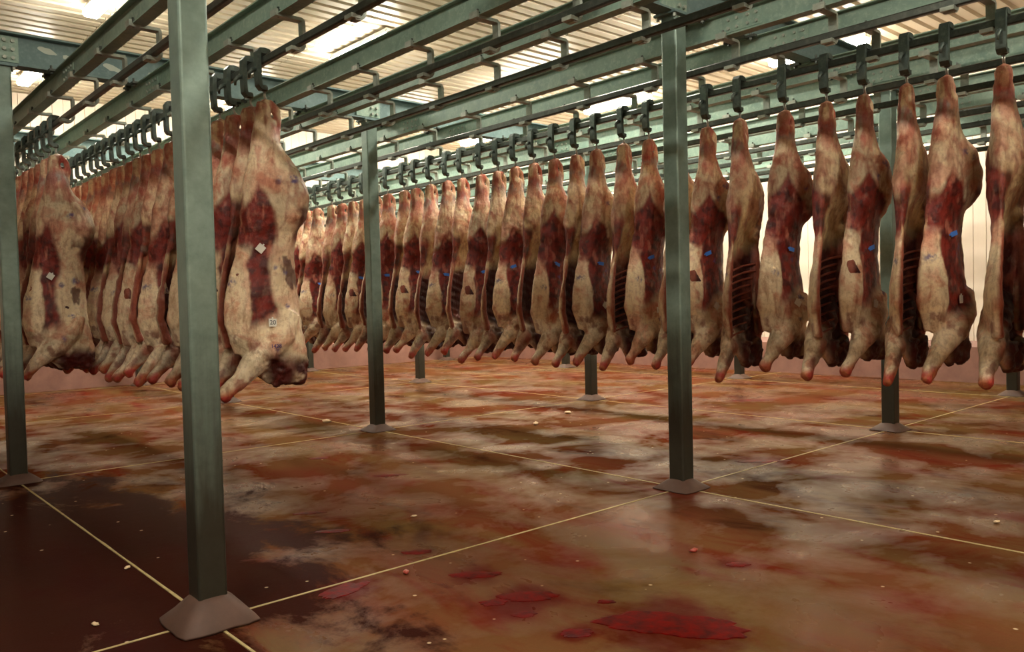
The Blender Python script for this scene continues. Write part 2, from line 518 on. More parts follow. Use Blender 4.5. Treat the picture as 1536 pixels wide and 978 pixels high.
CROSS_Y = {-1: (-GY, 'above and behind the camera'), 0: (0, 'over the two nearest posts'), 1: (GY, 'over the left edge post, with pale paint patches'), 2: (2 * GY, 'over the mid-distance posts'), 3: (14.22, 'along the back wall')}
def cross_beams():
    prof = ibeam(.08, .31, .016, .008)
    for k, (y, lab) in CROSS_Y.items():
        if k == -1: continue
        m = MB(); m.prism([(a, b) for a, b in prof], 'x', X0 + .05, X1 - .02)
        o = tag(link('cross_beam', m.mesh('cross_beam', M_cross), None, (0, y, ZB)), 'blue-grey steel I-beam ' + lab, 'beam', 'steel cross beams')
        pb = MB(); pb.box((0, 0, 0), (.34, .02, .24)); pm = pb.mesh('splice_plate', M_beam)
        bb = MB()
        bb.tube([(0, -.008, 0), (0, -.034, 0)], .018, 6, False)
        bm_ = bb.mesh('plate_bolt', M_bracket)
        for x in (0, 4, 8):
            s = link('splice_plate', pm, o, (x - .02, -.02, .155))
            for sx in (.05, .12):
                for sz in (-.08, 0, .08): link('plate_bolt', bm_, s, (sx, 0, sz))
        if k == 1:
            for n_, (px, pz) in enumerate(((.40, .20), (.62, .15), (.98, .14), (1.42, .12), (1.62, .11))):
                mm = MB(); nn = 14
                vv = [(px + .085 * math.cos(a) * (1 + .5 * noise.noise(Vector((math.cos(a) * 2, math.sin(a) * 2, n_ * 7)))), -.0095,
                       pz + .03 * math.sin(a) * (1 + .6 * noise.noise(Vector((math.cos(a) * 2, math.sin(a) * 2, n_ * 3 + 50)))) - .1 * (math.cos(a) * .2)) for a in [2 * math.pi * q / nn for q in range(nn)]]
                mm.add(vv + [(p[0], -.0082, p[2]) for p in vv], [tuple(range(nn))] + [(q, (q + 1) % nn, nn + (q + 1) % nn, nn + q) for q in range(nn)])
                link('bare_patch', mm.mesh('bare_patch', simple('primer_patch', (.48, .55, .47), .5, var=.1)) , o)
cross_beams()

TRACKS = [0.57, 1.32, 2.50, 3.24, 4.42, 5.15, 6.32, 7.06, 8.24, 8.97, 10.15, 10.88]
BX = -.09          # beam centre relative to its track
ZBB = 3.745        # underside of the rail beams
ZT = 3.555         # rail centre
BR_Y = [1.43 + .855 * k for k in range(-7, 15)]
def rails():
    prof = ibeam(.05, ZB - ZBB, .010, .005)
    m = MB(); m.prism(prof, 'y', -6.0, Y1 - .25)
    bmsh = m.mesh('rail_beam', M_beam)
    # rail
    tw, th = .026, .032
    m = MB(); m.prism([(-tw, -th + .01), (-tw + .01, -th), (tw - .01, -th), (tw, -th + .01), (tw, th - .012), (tw - .012, th), (-tw + .012, th), (-tw, th - .012)], 'y', -6.0, Y1 - .35)
    tm = m.mesh('overhead_rail', M_track)
    # bracket : arm, drop bar and curl under the rail
    m = MB()
    dz = ZT - ZBB          # -.19
    x_t = -BX
    path = [(-.065, -.008), (x_t + .045, -.008), (x_t + .058, -.02), (x_t + .06, -.04), (x_t + .06, dz)]
    for k in range(1, 8):
        a = math.radians(0 - 90 * k / 7)
        path.append((x_t + .01 + .05 * math.cos(a), dz + .0 + .052 * math.sin(a)))
    path += [(x_t - .015, dz - .052)]
    m.strip(path, .024, -.034, .034)
    m.box((x_t - .018, 0, dz - .042), (.07, .09, .028))
    m.box((-.068, 0, .002), (.022, .09, .048))
    m.box((x_t + .04, 0, .004), (.05, .02, .016))
    brm = m.mesh('bracket', M_bracket)
    m = MB()
    m.tube([(-.035, 0, -.02), (-.035, 0, .055)], .010, 6, False)
    m.tube([(-.035, 0, .012), (-.035, 0, .032)], .019, 6, False)
    m.box((-.032, 0, .014), (.035, .07, .010))
    clm = m.mesh('clamp_bolt', M_track)
    # clamps holding the beam to each cross beam
    m = MB()
    m.box((0, 0, .0), (.05, .10, .022)); m.tube([(0, 0, -.035), (0, 0, .05)], .011, 6, False)
    m.tube([(0, 0, -.03), (0, 0, -.012)], .02, 6, False)
    hold = m.mesh('beam_clamp', M_track)
    m = MB(); m.box((0, 0, 0), (.022, .36, .13)); spl = m.mesh('splice_plate', M_beam)
    m = MB()
    m.tube([(-.009, 0, 0), (-.026, 0, 0)], .014, 6, False)
    spb = m.mesh('plate_bolt', M_bracket)
    for k, x in enumerate(TRACKS):
        pos_ = 'counting from the left' if k < 6 else 'counting from the left, behind the right row of beef'
        o = tag(link('rail_beam', bmsh, None, (x + BX, 0, ZBB)), 'pale green steel beam carrying a meat rail, %s %s' % (ORD[k + 1], pos_), 'beam', 'rail beams under the roof')
        for y in BR_Y:
            if y > 8 and x > 7.5: continue
            if y > 13.9: continue
            b = link('bracket', brm, o, (0, y, 0)); link('clamp_bolt', clm, b)
        for kk, (y, _) in CROSS_Y.items():
            if kk in (0, 1, 2):
                [link('beam_clamp', hold, o, (sx, y + s, ZB - ZBB - .01)) for s in (-.11, .11) for sx in (-.075, .075)]
        for y in (GY - .45, -.45):
            s = link('splice_plate', spl, o, (0, y, (ZB - ZBB) / 2)); [link('plate_bolt', spb, s, (0, sy, sz)) for sy in (-.13, -.05, .05, .13) for sz in (-.035, .035)]
        tag(link('overhead_rail', tm, None, (x, 0, ZT)), 'dark steel overhead meat rail, %s %s' % (ORD[k + 1], pos_), 'rail', 'overhead meat rails')
rails()

# ------------------------------------------------------------------ beef sides
ZTOP = ZT - .355
def lerp(a, b, t): return a + (b - a) * t
ST = [  # z, x belly, x spine, outer thickness, inner depth, cavity, y shift
    (-.10, -.085, .080, .078, .062, 0, 0),
    (-.22, -.105, .095, .084, .070, 0, 0),
    (-.33, -.125, .145, .092, .085, 0, 0),
    (-.45, -.150, .245, .100, .110, 0, 0),
    (-.58, -.180, .325, .125, .130, 0, 0),
    (-.70, -.200, .345, .140, .130, 0, 0),
    (-.82, -.205, .325, .140, .110, .05, 0),
    (-.93, -.210, .265, .125, .060, .2, .01),
    (-1.05, -.225, .225, .105, .035, .5, .02),
    (-1.18, -.255, .215, .105, .02, .85, .03),
    (-1.32, -.290, .220, .120, .01, 1, .04),
    (-1.48, -.325, .230, .140, .01, 1, .04),
    (-1.64, -.345, .245, .155, .01, 1, .04),
    (-1.80, -.335, .265, .155, .01, .9, .035),
    (-1.92, -.280, .285, .140, .01, .75, .03),
    (-2.02, -.200, .300, .115, .02, .5, .02),
    (-2.11, -.13, .300, .085, .03, .2, .02),
    (-2.18, -.06, .27, .05, .03, 0, .02),
]
def station(z):
    zs = [-s[0] for s in ST]
    q = -z
    i = 0
    while i < len(ST) - 2 and q > zs[i + 1]: i += 1
    t = max(0, min(1, (q - zs[i]) / (zs[i + 1] - zs[i])))
    p0, p1, p2, p3 = ST[max(i - 1, 0)], ST[i], ST[i + 1], ST[min(i + 2, len(ST) - 1)]
    out = []
    for k in range(1, 7):
        a, b, c, d = p0[k], p1[k], p2[k], p3[k]
        out.append(.5 * ((2 * b) + (-a + c) * t + (2 * a - 5 * b + 4 * c - d) * t * t + (-a + 3 * b - 3 * c + d) * t ** 3))
    return out

def sstep(a, b, x):
    t = max(0.0, min(1.0, (x - a) / (b - a))) if a != b else float(x > a)
    return t * t * (3 - 2 * t)
def mixc(a, b, t): return tuple(a[i] + (b[i] - a[i]) * t for i in range(3))
def nz(p, s, o=0): return noise.fractal(Vector((p[0] * s + o, p[1] * s + o * .7, p[2] * s - o)), 1.0, 2.0, 4)

CREAM = (.88, .71, .46); GREYFAT = (.66, .54, .35); YEL = (.74, .56, .28); PINK = (.62, .24, .15)
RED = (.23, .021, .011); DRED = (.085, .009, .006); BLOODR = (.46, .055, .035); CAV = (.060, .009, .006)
TOE = (.50, .15, .06); BRED = (.36, .085, .04); VIOLET = (.10, .07, .22); SHADE_GREY = (.30, .25, .24)

def make_side(seed, fat, wide):
    """right-hand type: outer face towards -y, split face towards +y, belly towards -x"""
    rr = random.Random(seed)
    mb = MB()
    NZ, NS = 64, 20
    rings = []
    for k in range(NZ + 1):
        z = -.10 - (2.18 - .10) * k / NZ
        xb, xs, to, ti, cav, ysh = station(z)
        ysh += 0
        ring = []
        for a in range(NS + 1):
            s = -math.cos(math.pi * a / NS)
            x = lerp(xb, xs, (s + 1) / 2)
            y = -.006 - (to - .006) * max(0, 1 - abs(s) ** 2.4) ** .6
            ring.append((x, y + ysh, z))
        for a in range(NS + 1):
            s = math.cos(math.pi * a / NS)
            x = lerp(xb, xs, (s + 1) / 2) - .0
            q = max(0, 1 - s * s) ** .5
            yl = .004 + ti * q
            sh = .040 + .035 * sstep(.3, 1, s)
            yc = .022 - (to - sh + .022) * max(0, 1 - abs(s) ** 3.2) ** .6
            ring.append((x, lerp(yl, yc, cav) + ysh, z))
        rings.append(ring)
    n = len(rings[0])
    v = [p for r_ in rings for p in r_]
    f = [(i * n + k, i * n + (k + 1) % n, (i + 1) * n + (k + 1) % n, (i + 1) * n + k) for i in range(NZ) for k in range(n)]
    f += [tuple(range(n))[::-1], tuple(range(NZ * n, NZ * n + n))]
    mb.add(v, f)
    # hind shank: bone in front, tendon behind, joined over the hook
    mb.tube([(-.016, 0, .035), (-.02, 0, -.02), (-.022, 0, -.10), (-.012, 0, -.24), (.0, 0, -.42)], [.050, .064, .066, .070, .085], 12)
    mb.tube([(-.015, 0, .02), (.045, 0, .026), (.092, 0, -.02), (.104, 0, -.10), (.085, 0, -.24), (.07, 0, -.36)], [.036, .034, .034, .032, .034, .05], 10)
    # round muscle and rump
    mb.tube([(.05, -.03, -.42), (.13, -.045, -.55), (.18, -.05, -.70), (.17, -.045, -.85), (.14, -.035, -.96)], [.07, .125, .145, .13, .07], 14)
    # inner thigh flap and belly rim
    mb.tube([(-.10, .01, -.40), (-.15, .02, -.62), (-.18, .03, -.85), (-.20, .035, -1.05)], [.045, .055, .04, .022], 10)
    mb.tube([(-.215, .04, -.95), (-.26, .055, -1.2), (-.315, .055, -1.45), (-.335, .05, -1.7), (-.27, .04, -1.93)], [.016, .022, .030, .036, .034], 10)
    # shoulder and foreleg
    tox, toz = -.385 + rr.uniform(-.03, .04), -2.245 + rr.uniform(-.03, .03)
    mb.tube([(.14, -.07, -1.62), (.05, -.085, -1.78), (-.08, -.075, -1.92), (-.19, -.05, -2.02), (-.29, -.03, -2.13), (tox, -.02, toz), (tox - .025, -.02, toz - .035)],
            [.07, .12, .12, .098, .066, .050, .038], 12)
    mb.tube([(-.27, -.03, -2.10), (-.315, -.03, -2.155), (-.34, -.03, -2.18)], [.046, .058, .044], 10)
    mb.tube([(tox + .02, -.02, toz + .015), (tox - .01, -.02, toz - .02), (tox - .03, -.02, toz - .04)], [.042, .052, .040], 10)
    # neck and ragged trimmings
    mb.tube([(.14, .0, -1.98), (.20, .0, -2.10), (.23, .0, -2.20)], [.10, .08, .05], 12)
    mb.tube([(-.02, .0, -1.98), (-.01, .0, -2.12), (.03, .0, -2.2)], [.09, .06, .03], 10)
    # pelvis cut and spine ridge on the split face
    mb.tube([(.22, .04, -.60), (.25, .055, -.74), (.23, .04, -.90), (.185, .035, -1.1)], [.045, .05, .04, .035], 10)
    mb.tube([(.185, .03, -1.0), (.19, .035, -1.3), (.21, .035, -1.6), (.24, .03, -1.9)], [.035, .04, .045, .045], 10)
    me = mb.mesh('beef_side_base')
    tmp = bpy.data.objects.new('tmp', me); col.objects.link(tmp)
    md = tmp.modifiers.new('r', 'REMESH'); md.mode = 'VOXEL'; md.voxel_size = .0135
    sm = tmp.modifiers.new('s', 'SMOOTH'); sm.factor = .5; sm.iterations = 4
    dg = bpy.context.evaluated_depsgraph_get()
    ev = tmp.evaluated_get(dg)
    out = bpy.data.meshes.new_from_object(ev)
    bpy.data.objects.remove(tmp)
    bpy.data.meshes.remove(me)
    nv = len(out.vertices)
    cols = np.zeros((nv, 4), dtype=np.float32); cols[:, 3] = 1
    stamps = [(.12, -.55), (.05, -.60), (.20, -.52), (.02, -1.30 + .0), (.10, -1.33), (.06, -1.62), (-.27, -1.38), (-.02, -1.86)]
    stamps = [(x + rr.uniform(-.05, .05), z + rr.uniform(-.06, .06), rr.uniform(.018, .034)) for x, z in stamps]
    o1 = seed * 13.7
    newco = np.zeros((nv, 3), dtype=np.float32)
    for i, vt in enumerate(out.vertices):
        c = vt.co; nn = vt.normal
        x, y, z = c
        a = nz(c, 5, o1); b = nz(c, 14, o1 + 3); big = nz(c, 2.3, o1 + 9)
        xj = x + .03 * a; zj = z + .05 * big + .03 * a
        outer = sstep(.25, -.2, nn.y)
        zr = zj + (0, 0, .03, -.05, .06, -.10)[seed]
        xb, xs, to, ti, cav, ysh = station(min(-.1, max(-2.18, z)))
        # ---- outer face
        cr = mixc(CREAM, GREYFAT, sstep(-.1, .5, big))
        cr = mixc(cr, PINK, .85 * sstep(.05, .40, a) * (1.0 - .55 * fat))
        oc = cr
        # red flank muscle: apex under the thigh, spreading downwards, bounded by the pale brisket
        top = sstep(-.59, -.66, zr + (2.0 - 3.0 * max(0.0, wide)) * max(0.0, xj + .10) - 1.6 * min(0.0, xj + .10))
        bot = 1 - sstep(-1.62, -1.76, zr - .35 * xj)
        right = sstep(wide, wide - .06, xj + .035 * math.sin(z * 9 + seed))
        brk = ((xj + .345) / .155) ** 2 + ((zr + 1.47) / .45) ** 2
        m = top * bot * right * sstep(.85, 1.15, brk)
        # the belly edge is red as far down as the flank
        m = max(m, sstep(-.74, -.86, zr) * (1 - sstep(-.98, -1.12, zr)) * sstep(xb + .10, xb + .05, xj))
        rc = mixc(RED, DRED, sstep(-.2, .4, b))
        rc = mixc(rc, PINK, .55 * sstep(.25, .6, nz((x * 3, y * 3, z), 5, o1 + 21)))
        oc = mixc(oc, rc, m)
        # torn patches on the back
        pt = sstep(.28, .42, nz((x, y, z * .6), 5.5, o1 + 31)) * sstep(.0, .06, x) * sstep(-.8, -.95, z) * (1 - sstep(-1.5, -1.65, z))
        oc = mixc(oc, DRED, .85 * pt)
        # rump edge: shade of the tail crease painted in dark red
        rp = sstep(.15, .22, xj + .1 * big) * sstep(-.74, -.82, zj) * (1 - sstep(-1.0, -1.08, zj))
        oc = mixc(oc, DRED, .9 * rp)
        # ---- split face
        ic = mixc(CREAM, YEL, sstep(-.55, -.85, zj))
        ic = mixc(ic, PINK, .6 * sstep(.1, .5, a))
        ic = mixc(ic, BRED, .8 * sstep(.14, .20, xj) * sstep(-.55, -.65, z) * (1 - sstep(-1.0, -1.1, z)))
        ic = mixc(ic, DRED, .8 * sstep(.05, .4, b) * sstep(.1, .18, xj) * sstep(-.55, -.65, z))
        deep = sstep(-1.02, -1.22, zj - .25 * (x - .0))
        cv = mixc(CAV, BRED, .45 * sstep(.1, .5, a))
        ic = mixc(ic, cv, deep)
        rim = deep * (1 - sstep(.05, .085, min(abs(x - xb), abs(xs - x))))
        ic = mixc(ic, BRED, .8 * rim)
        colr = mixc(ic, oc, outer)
        fl = sstep(-.66, -.78, zj) * (1 - sstep(-1.02, -1.16, zj)) * sstep(xb + .12, xb + .06, xj) 
        colr = mixc(colr, mixc(RED, DRED, sstep(-.2, .4, b)), .95 * fl * (1 - outer))
        # belly strip (seen edge-on) stays pale below the flank
        bs = sstep(xb + .085, xb + .045, xj) * sstep(-1.08, -1.22, zj) * (1 - sstep(-1.88, -1.98, zj)) * (outer * .5 + .5 * sstep(.2, -.3, nn.x)) * sstep(.75, .3, nn.y)
        colr = mixc(colr, mixc(CREAM, PINK, .6 * sstep(0, .5, a)), min(1, bs * 1.3))
        # dark seams between muscles and dried creases
        rg = 1 - abs(nz((x * 1.0, y * 1.0, z * .32), 6.5, o1 + 63)) * 6.0
        colr = mixc(colr, mixc(BLOODR, DRED, .5), .55 * max(0, min(1, rg)) * (1 - deep) * sstep(-.3, .2, big + .25))
        # shank
        sk = 1 - sstep(-.16, -.36, zj)
        sc = mixc(PINK, CREAM, sstep(-.5, .1, a)); sc = mixc(sc, BLOODR, .6 * sstep(.06, .24, nz((x, y, z * .22), 13, o1 + 5) + .12 * sstep(-.09, .02, z)))
        sc = mixc(sc, SHADE_GREY, .8 * sstep(-.05, .2, nz((x, y, z * .6), 6, o1 + 77)) * sstep(-.1, -.18, z))  # grey patches paint in the shadow below the hock
        colr = mixc(colr, sc, sk)
        gb = sstep(.12, .40, nz((x * 2.2, y * 2.2, z * .8), 5, o1 + 55)) * (1 - sstep(-.45, -.8, z))
        colr = mixc(colr, BLOODR, .55 * gb)
        # foreleg and shoulder: pale, orange-red cut end
        leg = sstep(-1.86, -1.94, z + .55 * (x + .05)) * sstep(.10, .02, x) * sstep(.06, .0, y)
        lc = mixc((.86, .72, .50), GREYFAT, sstep(0, .45, a)); lc = mixc(lc, DRED, .3 * max(0, min(1, 1 - 7 * abs(nz((x + z, y, (x - z) * .15), 9, o1 + 91))))); lc = mixc(lc, RED, .6 * sstep(.25, .45, nz((x, y * 2, z), 7, o1 + 41)))
        if z < -1.78 and y < .05 : colr = mixc(colr, lc, leg)
        toe = sstep(-2.155, -2.215, z - .35 * (x + .33)) * sstep(-.22, -.27, x)
        colr = mixc(colr, mixc(TOE, BLOODR, sstep(-.1, .3, b)), toe)
        # neck: dark wet meat
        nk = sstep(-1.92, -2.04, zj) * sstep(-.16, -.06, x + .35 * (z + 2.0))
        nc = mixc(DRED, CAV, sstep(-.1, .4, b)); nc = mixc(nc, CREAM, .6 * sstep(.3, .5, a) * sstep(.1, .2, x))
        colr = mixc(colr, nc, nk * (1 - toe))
        # violet inspection stamps on the outer face
        if outer > .4:
            for (sx, sz, sr) in stamps:
                d = math.hypot(x - sx, z - sz)
                if d < sr * 1.4:
                    colr = mixc(colr, VIOLET, .8 * sstep(sr * 1.4, sr * .5, d + .02 * b) * sstep(-.35, .1, nz(c, 45, o1)))
        cols[i, :3] = colr
        rag = .011 * a + .005 * b + .012 * big * sstep(-.4, -.7, z) + nk * .022 * nz(c, 16, o1) - .010 * m * outer
        if cav > .3 and nn.y > .2 and z < -1.2 and min(x - xb, xs - x) > .10:
            rag += .005 * math.sin((z * .9 + x * .35) * 2 * math.pi / .085)
        yy = y + nn.y * rag
        newco[i] = (x + nn.x * rag, yy * .87 if yy < 0 else yy, z + nn.z * rag)
    out.vertices.foreach_set('co', newco.ravel())
    at = out.color_attributes.new('flesh', 'FLOAT_COLOR', 'POINT')
    at.data.foreach_set('color', cols.ravel())
    out.polygons.foreach_set('use_smooth', [True] * len(out.polygons))
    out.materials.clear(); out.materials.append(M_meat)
    out.name = 'beef_side'
    out.update()
    return out

def mirror_mesh(me):
    m2 = me.copy()
    nv = len(m2.vertices)
    co = np.zeros(nv * 3, dtype=np.float32); m2.vertices.foreach_get('co', co)
    co = co.reshape(-1, 3); co[:, 1] *= -1
    m2.vertices.foreach_set('co', co.ravel()); m2.flip_normals(); m2.update()
    return m2

OUT_M = [make_side(s, f, wd) for s, f, wd in ((1, .9, .02), (2, .6, -.02), (3, .3, .20), (4, .6, .15), (5, .15, .24))]
IN_M = [mirror_mesh(m) for m in OUT_M]
def bvh(me):
    vs_ = [v.co.copy() for v in me.vertices]
    return bvhtree.BVHTree.FromPolygons(vs_, [tuple(p.vertices) for p in me.polygons])
OUT_B = [bvh(m) for m in OUT_M]

m = MB(); m.box((0, 0, 0), (.062, .004, .062)); m.box((0, .0, .036), (.012, .004, .014)); TAGW = m.mesh('card_tag', M_wtag)
m = MB(); m.box((0, 0, 0), (.075, .006, .036)); m.box((-.045, 0, .004), (.02, .005, .012)); TAGB = m.mesh('plastic_tag', M_btag)

def text_child(body, size, parent, loc, rot, mat, name):
    cu = bpy.data.curves.new(name, 'FONT'); cu.body = body; cu.size = size; cu.align_x = 'CENTER'; cu.align_y = 'CENTER'; cu.extrude = .0006
    cu.materials.append(mat)
    t = bpy.data.objects.new('tmp', cu); col.objects.link(t)
    me = bpy.data.meshes.new_from_object(t.evaluated_get(bpy.context.evaluated_depsgraph_get()))
    bpy.data.objects.remove(t)
    me.name = name
    o = link(name, me, parent, loc); o.rotation_euler = rot
    return o

def place_tag(side, vi, x, z, me, name, rot):
    h = OUT_B[vi].ray_cast(Vector((x - .25, -1.0, z)), Vector((.24, .97, 0)).normalized())
    if h[0] is None: return None
    p, nrm = h[0], h[1]
    t = link(name, me, side)
    nrm = (nrm + Vector((0, -.6, 0))).normalized()
    q = (-nrm).to_track_quat('Y', 'Z')
    mt = Matrix.Translation(p + nrm * .020) @ q.to_matrix().to_4x4() @ Matrix.Rotation(rot, 4, 'Y')
    t.matrix_local = mt
    return t

# trolley meshes
def trolley_parts():
    m = MB()
    path = [(.040, .03), (.040, .060), (.030, .078), (.0, .082), (-.036, .078), (-.048, .060), (-.05, .0), (-.05, -.13), (-.046, -.195), (-.03, -.214), (.008, -.214)]
    m.strip(path, .034, -.035, .035)
    m.box((.0, 0, .066), (.07, .078, .03))
    bar = m.mesh('hanger_bar', M_trolley)
    m = MB()
    m.tube([(-.034, 0, .052), (.034, 0, .052)], .03, 14, False); m.tube([(-.05, 0, .052), (.05, 0, .052)], .008, 8, False)
    wheel = m.mesh('roller', M_track)
    m = MB(); m.tube([(-.055, 0, -.07), (-.095, 0, -.08), (-.122, 0, -.11), (-.122, 0, -.15)], [.018, .017, .015, .009], 8)
    horn = m.mesh('side_horn', M_trolley)
    m = MB(); m.tube([(0, 0, -.190), (0, 0, -.202), (0, 0, -.228), (0, 0, -.238)], [.018, .028, .028, .018], 10, False)
    boss = m.mesh('swivel_nut', M_track)
    m = MB()
    m.tube([(0, 0, -.23), (0, 0, -.275), (.014, 0, -.305), (.056, 0, -.328), (.100, 0, -.36), (.106, 0, -.40), (.075, 0, -.43), (.02, 0, -.425), (-.035, 0, -.40), (-.07, 0, -.375)],
           [.011, .011, .011, .011, .011, .011, .011, .011, .009, .003], 8)
    hook = m.mesh('hook', M_hook)
    return bar, wheel, horn, boss, hook
TP = trolley_parts()
TPN = ('hanger_bar', 'roller', 'side_horn', 'swivel_nut', 'hook')

RIBM = {}
def ribs(side, vi, mirror):
    """curved ribs lying in the open cavity"""
    if vi not in RIBM:
        RIBM[vi] = []
        B = OUT_B[vi]
        for k in range(10):
            z0 = -1.26 - .064 * k
            pts = []
            for q in range(9):
                x = .15 - (.15 + .24 + .004 * k) * q / 8
                z = z0 - .10 * (q / 8) ** 1.3
                h = B.ray_cast(Vector((x, .6, z)), Vector((0, -1, 0)))
                if h[0] is not None and h[0].y < .07: pts.append(h[0] + Vector((0, .0, 0)))
            if len(pts) > 4:
                for it in range(3):
                    pts = [pts[0]] + [(pts[i - 1] + pts[i] * 2 + pts[i + 1]) / 4 for i in range(1, len(pts) - 1)] + [pts[-1]]
                mm = MB(); mm.tube(pts, .011, 7); RIBM[vi].append(mm)
    for mm in RIBM[vi]:
        m2 = MB(); m2.v = [(p[0], -p[1] if mirror else p[1], p[2]) for p in mm.v]; m2.f = mm.f; m2.smooth = mm.smooth
        link('rib', m2.mesh('rib', M_rib), side)

def hang(xt, y, kind, vi, label, tlabel, group, rz, tags=True, rib=False, sz=1.0, sy=1.0):
    t = link('hook_trolley', None, None, (xt, y, ZT))
    tag(t, tlabel, 'hook', 'hook trolleys on ' + group)
    for n_, me in zip(TPN, TP): link(n_, me, t)
    me = OUT_M[vi] if kind == 'O' else IN_M[vi]
    s = link('beef_side', me, None, (xt, y, ZTOP), rz)
    s.scale = (1, sy, sz)
    tag(s, label, 'beef', 'beef sides on ' + group)
    if tags and kind == 'O':
        place_tag(s, vi, -.05 + R.uniform(-.05, .05), -1.22 + R.uniform(-.06, .06), TAGB, 'plastic_tag', R.uniform(-.4, .5))
        tg = place_tag(s, vi, -.01 + R.uniform(-.03, .04), -1.70 + R.uniform(-.05, .05), TAGW, 'card_tag', R.choice((0, .2, .7, -.5)))
    if rib: ribs(s, vi, kind == 'I')
    return s

def slim(ys, i):
    """sides hung close together press each other thinner"""
    j = i - 1 if i % 2 == 0 else i + 1
    if j < 0 or j >= len(ys): return 1.0
    return max(.72, min(1.0, abs(ys[i] - ys[j]) / .40))
YR = [-2.45, -2.09, -1.70, -1.40, -1.06, -.73, -.34, .12, .48, .85, 1.20, 1.54, 1.93, 2.24, 2.59, 2.94, 3.27, 3.60, 3.93, 4.33, 4.65, 5.04,
      5.39, 5.69, 6.12, 6.46, 6.79, 7.13, 7.47, 7.79, 8.29, 8.60, 8.95, 9.3]
KIND = {'O': 'outer face', 'I': 'split inner face'}
for i, y in enumerate(YR):
    k = 'O' if i % 2 == 0 else 'I'
    if i < 9: ref = '%s from the right end' % ORD[i + 1]
    elif i < 21: ref = '%s left of the centre-right post' % ORD[i - 8]
    else: ref = '%s left of the post left of centre' % ORD[i - 20]
    rz = math.radians((-2 if k == 'O' else 2) + R.uniform(-1.5, 1.5))
    hang(TRACKS[5], y, k, 2 + (i * 2 + i // 3) % 3, 'right-row beef side, %s, %s' % (KIND[k], ref),
         'trolley hook holding the right-row beef side %s' % ref, 'the long right-hand rail', rz,
         rib=(i in (3, 5, 7, 9, 11)), sy=slim(YR, i), sz=1 + R.uniform(-.02, .03))
YL1 = [1.97, 2.24, 2.57, 2.87, 3.25, 3.65, 4.07, 4.45, 4.76, 5.04, 5.32, 5.63, 5.91, 6.23, 6.51, 6.77, 7.10, 7.42, 7.72, 7.96, 8.3]
for i, y in enumerate(YL1):
    k = 'O' if i % 2 == 0 else 'I'
    if i == 0: lab = 'big beef side nearest the camera, broad outer face with violet stamps and two card tags'
    elif i < 6: lab = 'beef side edge, %s behind the big near side right of the nearest post' % ORD[i]
    else: lab = 'beef side edge with foreleg, %s leftwards from the nearest post' % ORD[i - 5]
    s = hang(TRACKS[1], y, k, 0 if i == 0 else 2 + (i + 1) % 3, lab, 'dark green trolley and hook, %s from the near end of the second rail' % ORD[i + 1],
             'the second rail from the left', math.radians((-1 if k == 'O' else 1) + R.uniform(-1, 1)), tags=(i != 0), sy=slim(YL1, i), sz=1 + (R.uniform(-.02, .02) if i else .01))
    if i == 0:
        place_tag(s, 0, -.09, -1.12, TAGW, 'card_tag', .7)
        tg = place_tag(s, 0, -.02, -1.70, TAGW, 'card_tag', .05)
        if tg: text_child('20', .05, tg, (0, -.004, 0), (math.pi / 2, 0, 0), M_dark, 'tag_number')
        h = OUT_B[0].ray_cast(Vector((-.05, -1, -1.88)), Vector((0, 1, 0)))
        if h[0] is not None: text_child('1428', .045, s, h[0] + Vector((0, -.008, 0)), (math.pi / 2, 0, .0), M_ink, 'stamp_number')
YL0 = [5.33, 5.65, 5.96, 6.26, 6.61, 6.97, 7.3, 7.65, 8.0]
for i, y in enumerate(YL0):
    k = 'O' if i % 2 == 0 else 'I'
    lab = 'broad beef side beside the left edge post, outer face with violet stamps' if i == 0 else 'beef side edge, %s behind the broad side at the left edge post' % ORD[i]
    s = hang(TRACKS[0], y, k, 1 if i == 0 else 2 + i % 3, lab, 'dark green trolley and hook, %s from the near end of the leftmost rail' % ORD[i + 1],
             'the leftmost rail', math.radians(1 + R.uniform(-1, 1)), tags=(i != 0), sy=slim(YL0, i))
    if i == 0: place_tag(s, 1, -.1, -1.22, TAGW, 'card_tag', .6)

# ------------------------------------------------------------------ blood puddles and scraps
def puddle(x, y, rx, ry, rot, seed, label, spread=.30):
    n = 72; m = MB()
    top, bot = [], []
    ca, sa = math.cos(rot), math.sin(rot)
    for k in range(n):
        a = 2 * math.pi * k / n
        r = 1 + spread * noise.fractal(Vector((math.cos(a) * 1.6 + seed * 9, math.sin(a) * 1.6, seed)), 1, 2, 3) + .10 * noise.noise(Vector((math.cos(a) * 5, math.sin(a) * 5, seed * 3)))
        u, v = rx * r * math.cos(a), ry * r * math.sin(a)
        bot.append((u * ca - v * sa, u * sa + v * ca, 0)); top.append(((u * .96) * ca - v * .96 * sa, (u * .96) * sa + v * .96 * ca, .0022))
    mid = [(p[0] * .5, p[1] * .5, .0035) for p in top]
    v = bot + top + mid + [(0, 0, .004)]
    f = [(k, (k + 1) % n, n + (k + 1) % n, n + k) for k in range(n)] + [(n + k, n + (k + 1) % n, 2 * n + (k + 1) % n, 2 * n + k) for k in range(n)]
    f += [(2 * n + k, 2 * n + (k + 1) % n, 3 * n) for k in range(n)] + [tuple(range(n))[::-1]]
    m.add(v, f, False)
    o = link('blood_puddle', m.mesh('blood_puddle', M_blood), None, (x, y, .001))
    return tag(o, label, 'blood', 'fresh blood puddles')
